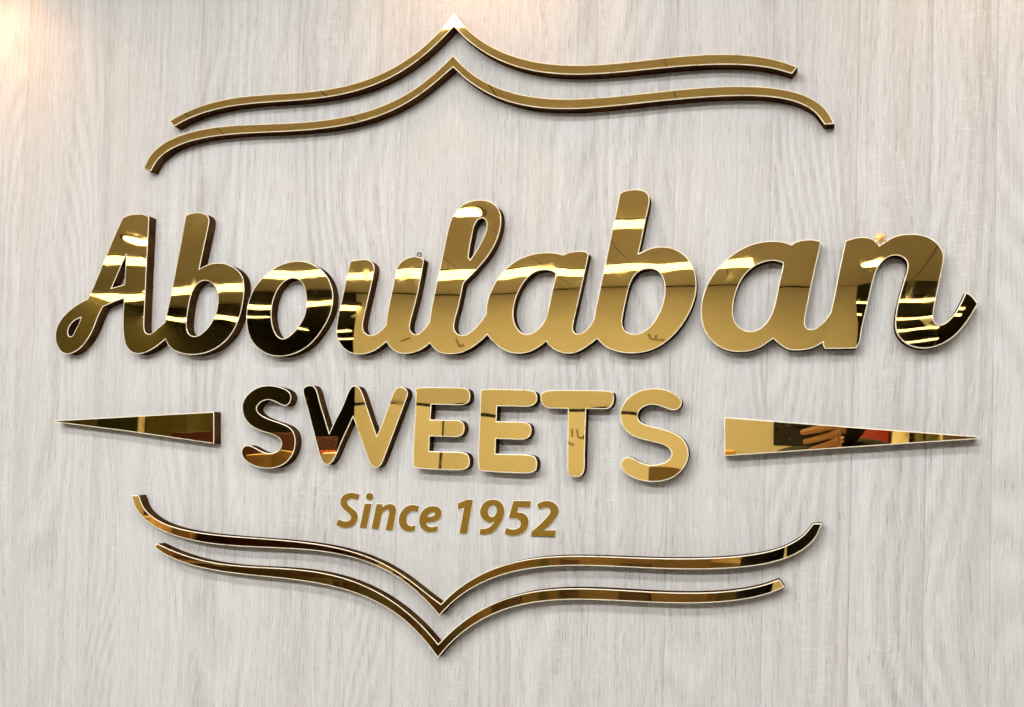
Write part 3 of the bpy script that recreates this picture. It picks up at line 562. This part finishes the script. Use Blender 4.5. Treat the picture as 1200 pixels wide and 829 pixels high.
for i, (a, b_, c, d) in enumerate(((130, 425, 364, 4.0), (285, 320, 375, 1.2), (245, 272, 388, 2), (340, 368, 394, 1.4), (395, 410, 388, 1.6), (395, 420, 398, 1.3),
                                   (998, 1110, 354, 1.8), (985, 1010, 373, 1.6), (1040, 1130, 373, 1.6), (1030, 1100, 388, 1.6), (1104, 1134, 366, 1.6), (1040, 1100, 402, 1.3))):
    seen_lamp(a, b_, c, d, Zh, 'thin linear lamp of the dark hall beyond, number %s row from the front' % ('first second third fourth fifth sixth seventh eighth ninth tenth eleventh twelfth'.split()[i]), DIFF2, 'thin lamps of the dark hall')
def downlight(px, py, r, label):
    q = mirc(px, py, CEIL-0.008); t = tag(empty('downlight', (q[0], q[1], CEIL)), label, 'ceiling lamp', 'round downlights on the ceiling behind the camera')
    for nm, rr, z0, z1, m in (('trim_ring', r*1.25, -0.006, -0.001, DARKM), ('lens', r, -0.012, -0.007, DIFF3)):
        bm = bmesh.new(); bmesh.ops.create_cone(bm, cap_ends=True, segments=32, radius1=rr, radius2=rr, depth=z1-z0)
        bmesh.ops.translate(bm, verts=bm.verts[:], vec=(0, 0, (z0+z1)/2)); mesh_obj(nm, bm, m, t, 40)
downlight(162, 275, 0.085, 'round downlight reflected in the capital A')
downlight(552, 252, 0.09, 'round downlight reflected in the loop of the l')
downlight(1024, 311, 0.085, 'round downlight reflected in the n')

# warm wall washers just above the picture
def washer(px, z, Y, power, label, tiltx=0.25, size=1.9):
    x = float(at(px, 20, Y)[0]); t = tag(empty('wall_washer', (x, Y, z)), label, 'spotlight', 'warm wall washers above the sign')
    bm = bmesh.new(); bmesh.ops.create_cone(bm, cap_ends=True, segments=24, radius1=0.034, radius2=0.030, depth=0.08)
    bmesh.ops.translate(bm, verts=bm.verts[:], vec=(0, 0, 0.05)); mesh_obj('housing', bm, DARKM, t, 40)
    bm = bmesh.new(); bmesh.ops.create_cone(bm, cap_ends=True, segments=8, radius1=0.005, radius2=0.005, depth=CEIL-z-0.09)
    bmesh.ops.translate(bm, verts=bm.verts[:], vec=(0, 0, 0.09+(CEIL-z-0.09)/2)); mesh_obj('stem', bm, DARKM, t, 40)
    ld = bpy.data.lights.new('warm_lamp', 'SPOT'); ld.energy = power*SPOT_W; ld.color = (1.0, 0.52, 0.25); ld.spot_size = size; ld.spot_blend = 1.0; ld.shadow_soft_size = 0.03
    lo = bpy.data.objects.new('warm_lamp', ld); link(lo, t); lo.rotation_euler = (tiltx, 0, 0)
washer(528, 0.62, -0.11, 2.1, 'warm wall washer above the topmost peak', 0.5, 2.6)
washer(-95, 0.57, -0.13, 2.3, 'warm wall washer above the top left corner', 0.5, 2.6)
washer(1215, 0.62, -0.12, 1.6, 'warm wall washer above the top right corner', 0.5, 2.6)

# counters and goods
def thing_box(name, px0, px1, pytop, Ya, Yb, mat, label, cat, zb=FLOOR, group=None, bev=0.006, zt=None):
    x0, z1 = xz(px0, pytop, Ya); x1, _ = xz(px1, pytop, Ya)
    if zt is not None: z1 = zt
    o = box_obj(name, (x0, min(Ya, Yb), zb), (x1, max(Ya, Yb), z1), mat, None, bev); return tag(o, label, cat, group), z1
thing_box('cabinet', 205, 392, 512, -3.4, -3.44, MAROON, 'tall maroon cabinet reflected in the dark left letters of the second line', 'cabinet')
thing_box('cabinet', 60, 118, 440, -4.9, -5.3, BLACK, 'black tall cabinet reflected at the tip of the left pointed bar', 'cabinet')
thing_box('cabinet', 120, 165, 440, -4.9, -5.3, simple('dark green', (0.035, 0.04, 0.016), 0.5), 'dark green tall cabinet beside the black one', 'cabinet')
thing_box('post', 165.5, 168.5, 440, -4.8, -4.88, CREAM, 'thin pale post reflected across the left pointed bar', 'post')
thing_box('cabinet', 176, 222, 440, -4.9, -5.3, OLIVE, 'olive tall cabinet right of the pale post', 'cabinet')
_, zc = thing_box('counter', -60, 500, 640, -2.3, -2.9, BROWN, 'long dark brown sales counter reflected in the lower left curved lines', 'counter')
_, zt = thing_box('counter', 548, 884, 640, -2.5, -3.2, TAN, 'tan wooden counter reflected in the lower right curved lines', 'counter')
rows = [(164,178,604,ORANGE,'orange'),(212,228,600,ORANGE,'orange'),(234,262,616,MAROON,'maroon'),(318,328,618,CREAM,'cream'),(331,342,618,CREAM,'slim cream'),(352,396,628,OLIVE,'olive'),(462,474,650,RED,'red'),(476,492,640,ORANGE,'orange'),
        (284,312,596,TAN,'tan'),(400,424,612,MAROON,'maroon')]
for i, (a, b_, c, m, w) in enumerate(rows):
    thing_box('sweet_box', a, b_, c, -2.36-0.02*(i % 3), -2.56, m, '%s box standing on the brown counter, %s from its left end' % (w, 'first second seventh third fourth fifth sixth eighth ninth tenth'.split()[i]), 'box', zb=zc+0.001, group='boxes on the brown counter', bev=0.004)
rg = random.Random(3)
ORD = ('first second third fourth fifth sixth seventh eighth ninth tenth eleventh twelfth thirteenth fourteenth fifteenth sixteenth seventeenth eighteenth nineteenth twentieth '
       'twenty-first twenty-second twenty-third twenty-fourth twenty-fifth twenty-sixth').split()
for cnt, (pa, pb, zz, Yc, wood_name) in enumerate(((60, 500, zc, -2.70, 'brown'), (560, 870, zt, -2.75, 'tan'))):
    px = pa; k_ = 0
    while px < pb:
        wd = rg.uniform(9, 22); hgt = rg.uniform(0.06, 0.26); mt = rg.choice([OLIVE, BROWN, TAN, TAN, CREAM, BLACK, BROWN, OLIVE, ORANGE])
        x0, x1 = xz(px, 600, Yc)[0], xz(px+wd, 600, Yc)[0]
        o = box_obj('goods_box', (x0, Yc-0.12*rg.random()-0.05, zz+0.001), (x1, Yc, zz+hgt), mt, None, 0.003)
        k_ += 1
        tag(o, '%s goods box, %s from the left in the back row of the %s counter' % (mt.name.split()[0], ORD[k_-1], wood_name), 'box', 'small goods boxes on the %s counter' % wood_name)
        px += wd + rg.uniform(1, 6)
for (pa, pb, Ya, zz, host) in ((-40, 496, -2.3, zc, 'brown'), (552, 880, -2.5, zt, 'tan')):
    ct = [o for o in C.objects if o.name.startswith('counter') and host in o.get('label', '')][0]
    px = pa
    while px < pb-6:
        wd = min(rg.choice((14, 22, 30, 40)), pb-px)
        x0, x1 = xz(px, 700, Ya)[0], xz(px+wd-1.2, 700, Ya)[0]; z1 = zz-0.03-rg.choice((0, 0, 0.10, 0.18))
        box_obj('door', (x0, Ya+0.001, z1-0.45), (x1, Ya+0.014, z1), rg.choice([BROWN, TAN, OLIVE, BROWN, TAN, ORANGE, BLACK]) if host == 'brown' else rg.choice([TAN, TAN, BROWN, TAN, OLIVE]), ct, 0.002)
        px += wd
for xx in (-1.75, -1.15, -0.55, 0.05, 0.65, 1.25):
    box_obj('joint', (xx, BACK+0.05, CEIL-0.0015), (xx+0.003, -0.3, CEIL-0.0005), GROOVE, bpy.data.objects['ceiling'])
thing_box('stool', 768, 835, 548, -2.4, -2.7, TAN, 'tan wooden stand reflected at the foot of the last S', 'stand')
thing_box('post', 1098, 1100.5, 300, -9.0, -9.1, CREAM, 'thin pale post in the dark hall reflected in the tail of the n', 'post')
# handwriting on the cream wall, seen in the stem of the T and near the bowls
def stroke(px, w=0.008):
    q = [mir(x, y, BACK) for x, y in px]; bm = bmesh.new()
    for a, b_ in zip(q[:-1], q[1:]):
        d = np.array([b_[0]-a[0], 0, b_[2]-a[2]]); l = np.linalg.norm(d); n = np.array([-d[2], 0, d[0]])/l*w
        vs = [bm.verts.new(tuple(np.array([p_[0], BACK+0.0015+k*0.001, p_[2]])+sg*n)) for k in (0, 1) for p_, sg in ((a, 1), (b_, 1), (b_, -1), (a, -1))]
        bm.faces.new(vs[4:]); bm.faces.new(vs[:4])
        for i in range(4): bm.faces.new((vs[i], vs[(i+1) % 4], vs[4+(i+1) % 4], vs[4+i]))
    mesh_obj('pen_stroke', bm, INK, pw)
for px in ([(669,505),(670,518)], [(675,506),(677,519),(682,521),(685,517),(684,522)], [(666,524),(673,529)], [(762,391),(765,398),(778,400)], [(770,393),(770,397)], [(535,400),(538,407),(544,406)], [(473,398),(485,395)]):
    stroke(px)
_, zs = thing_box('display_stand', 270, 392, 560, -2.32, -2.6, MAROON, 'narrow maroon display stand on the floor before the cabinet', 'display stand')
for i, (a, b_, c, m, w) in enumerate(((285, 318, 541, ORANGE, 'orange'), (318, 352, 537, ORANGE, 'tall orange'), (362, 377, 533, RED, 'red'), (376, 396, 536, CREAM, 'cream'))):
    thing_box('sweet_box', a, b_, c, -2.30, -2.45, m, '%s box on the maroon display stand' % w, 'box', zb=zs+0.001, group='boxes on the display stand', bev=0.008)
for a, b_, m, w, c in ((1012, 1042, RED, 'red', 430), (1046, 1064, CREAM, 'cream', 430), (1070, 1078, BLACK, 'black', 430), (1080, 1098, OLIVE, 'olive', 430), (1101, 1106, CREAM, 'slim cream', 440), (1108, 1140, BROWN, 'brown', 430)):
    thing_box('shelf_unit', a, b_, c, -4.2, -4.6, m, '%s upright shelf unit reflected in the right pointed bar' % w, 'shelf', group='shelf units in the right background')

# ------------------------------------------------------------------ the photographer and the phone
SKIN = simple('skin', (0.66, 0.36, 0.21), rough=0.5, noise=0.08, nscale=30)
SHIRT = simple('black cotton', (0.008, 0.008, 0.009), rough=0.85, spec=0.2)
TROUS = simple('dark trousers', (0.02, 0.02, 0.03), rough=0.85)
HAIRM = simple('black hair', (0.012, 0.009, 0.007), rough=0.6, noise=0.3, nscale=200)
GLASS = simple('phone glass', (0.01, 0.01, 0.012), rough=0.08)
LENSM = simple('camera lens glass', (0.02, 0.02, 0.05), rough=0.03, spec=1.0)
def skin(name, verts, edges, radii, mat, parent=None, sub=2, root=0, scale2=None):
    me = bpy.data.meshes.new(name); me.from_pydata([tuple(v) for v in verts], edges, []); o = bpy.data.objects.new(name, me); link(o, parent)
    sk = o.modifiers.new('skin', 'SKIN'); sk.use_smooth_shade = True
    for i, r in enumerate(radii):
        me.skin_vertices[0].data[i].radius = r if isinstance(r, tuple) else (r, r)
    me.skin_vertices[0].data[root].use_root = True
    m = o.modifiers.new('sub', 'SUBSURF'); m.levels = sub; m.render_levels = sub
    me.materials.append(mat); return o
def dirw(r, u, f): return AR*r + AU*u + AF*f
PH = CAM + dirw(0.034, -0.012, -0.014)                     # middle of the phone, its lens side just behind the view point
ph = tag(empty('phone', tuple(PH)), 'black phone held sideways by the photographer, reflected in the right pointed bar', 'phone')
Rm = Matrix(((AR[0], AU[0], -AF[0]), (AR[1], AU[1], -AF[1]), (AR[2], AU[2], -AF[2]))).to_4x4()
ph.matrix_world = Matrix.Translation(Vector(PH)) @ Rm
bm = bmesh.new(); bx(bm, (-0.070, -0.036, -0.0045), (0.070, 0.036, 0.0045), 0.003); mesh_obj('case', bm, GLASS, ph, 40)
for k, (x, y) in enumerate(((-0.034, 0.014), (-0.056, 0.022), (-0.056, 0.004))):
    bm = bmesh.new(); bmesh.ops.create_cone(bm, cap_ends=True, segments=20, radius1=0.006, radius2=0.0055, depth=0.0016)
    bmesh.ops.translate(bm, verts=bm.verts[:], vec=(x, y, -0.0054)); mesh_obj('lens', bm, LENSM, ph, 40)
# body: feet on the floor, facing the wall, arm bent up to the phone
PX, PY = CAM[0]+0.155, -1.60
pr = tag(empty('person', (PX, PY, FLOOR)), 'bearded person in black holding up a phone, reflected in the right pointed bar', 'person')
def P(x, y, z): return (x, y, z)                            # local: x right, y towards the wall, z up from the floor
hx, hy, hz = PH[0]-PX, PH[1]-PY, PH[2]-FLOOR
body_v = [P(0,0,0.98), P(0,0,1.14), P(0,0.0,1.32), P(0,0.005,1.43), P(0,0.015,1.49),                                    # 0-4 pelvis .. neck
          P(-0.19,0,1.40), P(-0.245,-0.015,1.12), P(-0.262,0.015,0.90), P(-0.265,0.03,0.82),                       # 5-8 arm to the phone
          P(0.19,0,1.40), P(0.26,0.08,1.16), P(hx+0.10,hy-0.13,hz-0.19), P(hx+0.078,hy-0.045,hz-0.098),                       # 9-12 other arm to the phone
          P(-0.10,0,0.92), P(-0.11,0.01,0.50), P(-0.11,-0.02,0.09), P(-0.115,0.14,0.035),
          P(0.10,0,0.92), P(0.11,0.01,0.50), P(0.11,-0.02,0.09), P(0.115,0.14,0.035)]
body_e = [(0,1),(1,2),(2,3),(3,4),(3,5),(5,6),(6,7),(7,8),(3,9),(9,10),(10,11),(11,12),(0,13),(13,14),(14,15),(15,16),(0,17),(17,18),(18,19),(19,20)]
body_r = [(0.16,0.12),(0.15,0.11),(0.18,0.12),(0.09,0.075),(0.055,0.055),(0.07,0.07),(0.048,0.048),(0.034,0.034),(0.027,0.022),(0.07,0.07),(0.048,0.048),(0.034,0.034),(0.027,0.022),
          (0.095,0.095),(0.062,0.062),(0.045,0.045),(0.035,0.028),(0.095,0.095),(0.062,0.062),(0.045,0.045),(0.035,0.028)]
body = skin('body', body_v, body_e, body_r, SHIRT, pr)
# head: shaped sphere with nose, brow, chin
def shaped_head():
    bm = bmesh.new(); bmesh.ops.create_uvsphere(bm, u_segments=48, v_segments=32, radius=1.0)
    for v in bm.verts:
        x, y, z = v.co
        w = 0.074*(1-0.20*max(0, -z)**1.5); d = 0.095
        X, Y_, Z = x*w, y*d, z*0.118
        if y > 0:
            Y_ += 0.020*math.exp(-((X/0.011)**2+((Z+0.012)/0.020)**2))            # nose
            Y_ -= 0.009*math.exp(-(((abs(X)-0.031)/0.013)**2+((Z-0.012)/0.010)**2))   # eye sockets
            Y_ += 0.006*math.exp(-((X/0.030)**2+((Z+0.058)/0.009)**2))               # lips
            Y_ += 0.008*math.exp(-((X/0.028)**2+((Z+0.098)/0.018)**2))               # chin
        v.co = (X, Y_, Z)
    return bm
HC = (0.0, 0.055, 1.60)
head = mesh_obj('head', shaped_head(), SKIN, pr, 60); head.location = HC; head.rotation_euler = (-0.12, 0, 0.35)
bm = shaped_head()
bmesh.ops.scale(bm, vec=(1.09, 1.06, 1.07), verts=bm.verts[:])
bmesh.ops.delete(bm, geom=[v for v in bm.verts if not (v.co.z > 0.058 or (v.co.y < 0.005 and v.co.z > -0.06))], context='VERTS')
mesh_obj('hair', bm, HAIRM, head, 60)
bm = shaped_head(); bmesh.ops.scale(bm, vec=(1.06, 1.05, 1.05), verts=bm.verts[:])
bmesh.ops.delete(bm, geom=[v for v in bm.verts if not (v.co.y > -0.01 and v.co.z < -0.032 and not (abs(v.co.x) < 0.022 and -0.070 < v.co.z < -0.046))], context='VERTS')
mesh_obj('beard', bm, HAIRM, head, 60)
for s in (-1, 1):
    bm = bmesh.new(); bmesh.ops.create_uvsphere(bm, u_segments=14, v_segments=10, radius=0.0115)
    e = mesh_obj('eye', bm, simple('eye white', (0.75, 0.70, 0.65), 0.2), head, 60); e.location = (s*0.030, 0.0715, 0.012)
    bm = bmesh.new(); bmesh.ops.create_uvsphere(bm, u_segments=12, v_segments=8, radius=0.006); q = mesh_obj('iris', bm, HAIRM, e, 60); q.location = (0, 0.0075, 0)
    bm = bmesh.new(); bmesh.ops.create_uvsphere(bm, u_segments=14, v_segments=10, radius=1.0); bmesh.ops.scale(bm, vec=(0.010, 0.020, 0.032), verts=bm.verts[:])
    q = mesh_obj('ear', bm, SKIN, head, 60); q.location = (s*0.075, -0.005, 0.0)
# one hand closed on the phone, the other hanging at the side
def hand_mesh(name, pts_fn, M):
    vs, es, rs = [], [], []
    def add(p, r, parent=None):
        vs.append(tuple(p)); rs.append(r)
        if parent is not None: es.append((parent, len(vs)-1))
        return len(vs)-1
    pts_fn(add); h = skin(name, vs, es, rs, SKIN, pr, 2)
    h.matrix_parent_inverse = Matrix.Translation(Vector((-PX, -PY, -FLOOR))); h.matrix_basis = M; return h
def grip(add0):                                                  # phone axes: x right, y up, z towards the person
    add = lambda p, r, parent=None: add0((p[0]-0.014, p[1]+0.010, p[2]), r, parent)
    w = add((0.070, -0.105, 0.035), (0.027, 0.021)); pm = add((0.074, -0.045, 0.020), (0.030, 0.016), w); kn = add((0.079, -0.012, 0.012), (0.026, 0.013), pm)
    for k, (y0, y1, ln) in enumerate(((-0.036, -0.052, 0.78), (-0.016, -0.032, 0.96), (0.004, -0.010, 1.04), (0.026, 0.020, 0.94))):
        a = add((0.086, y0*0.7, 0.004), 0.0100, kn); b_ = add((0.090, y0, -0.016), 0.0092, a)
        c = add((0.090-0.034*ln, (y0*0.4+y1*0.6), -0.0225), 0.0086, b_); d = add((0.090-0.062*ln, y1, -0.0165), 0.0078, c); add((0.090-0.078*ln, y1-0.003, -0.0130), 0.0066, d)
    a = add((0.058, -0.030, 0.020), 0.013, pm); b_ = add((0.040, -0.006, 0.014), 0.0112, a); add((0.034, 0.016, 0.012), 0.0088, b_)
hand_mesh('hand', grip, Matrix.Translation(Vector(PH)) @ Rm)
def hang(add):                                                  # body axes, wrist at the origin
    w = add((0, 0, 0.01), (0.026, 0.020)); pm = add((0, 0.006, -0.055), (0.018, 0.036), w); kn = add((0.002, 0.010, -0.085), (0.016, 0.034), pm)
    for k, (y, ln) in enumerate(((-0.026, 0.8), (-0.008, 0.95), (0.011, 1.0), (0.030, 0.9))):
        a = add((0.003, 0.008+y, -0.102), 0.0098, kn); b_ = add((0.010, 0.010+y, -0.102-0.032*ln), 0.0090, a); add((0.024, 0.012+y, -0.102-0.054*ln), 0.0078, b_)
    a = add((0.006, 0.040, -0.040), 0.0125, pm); b_ = add((0.012, 0.056, -0.066), 0.0108, a); add((0.018, 0.060, -0.090), 0.0088, b_)
hand_mesh('hand', hang, Matrix.Translation(Vector((PX-0.265, PY+0.03, FLOOR+0.80))))
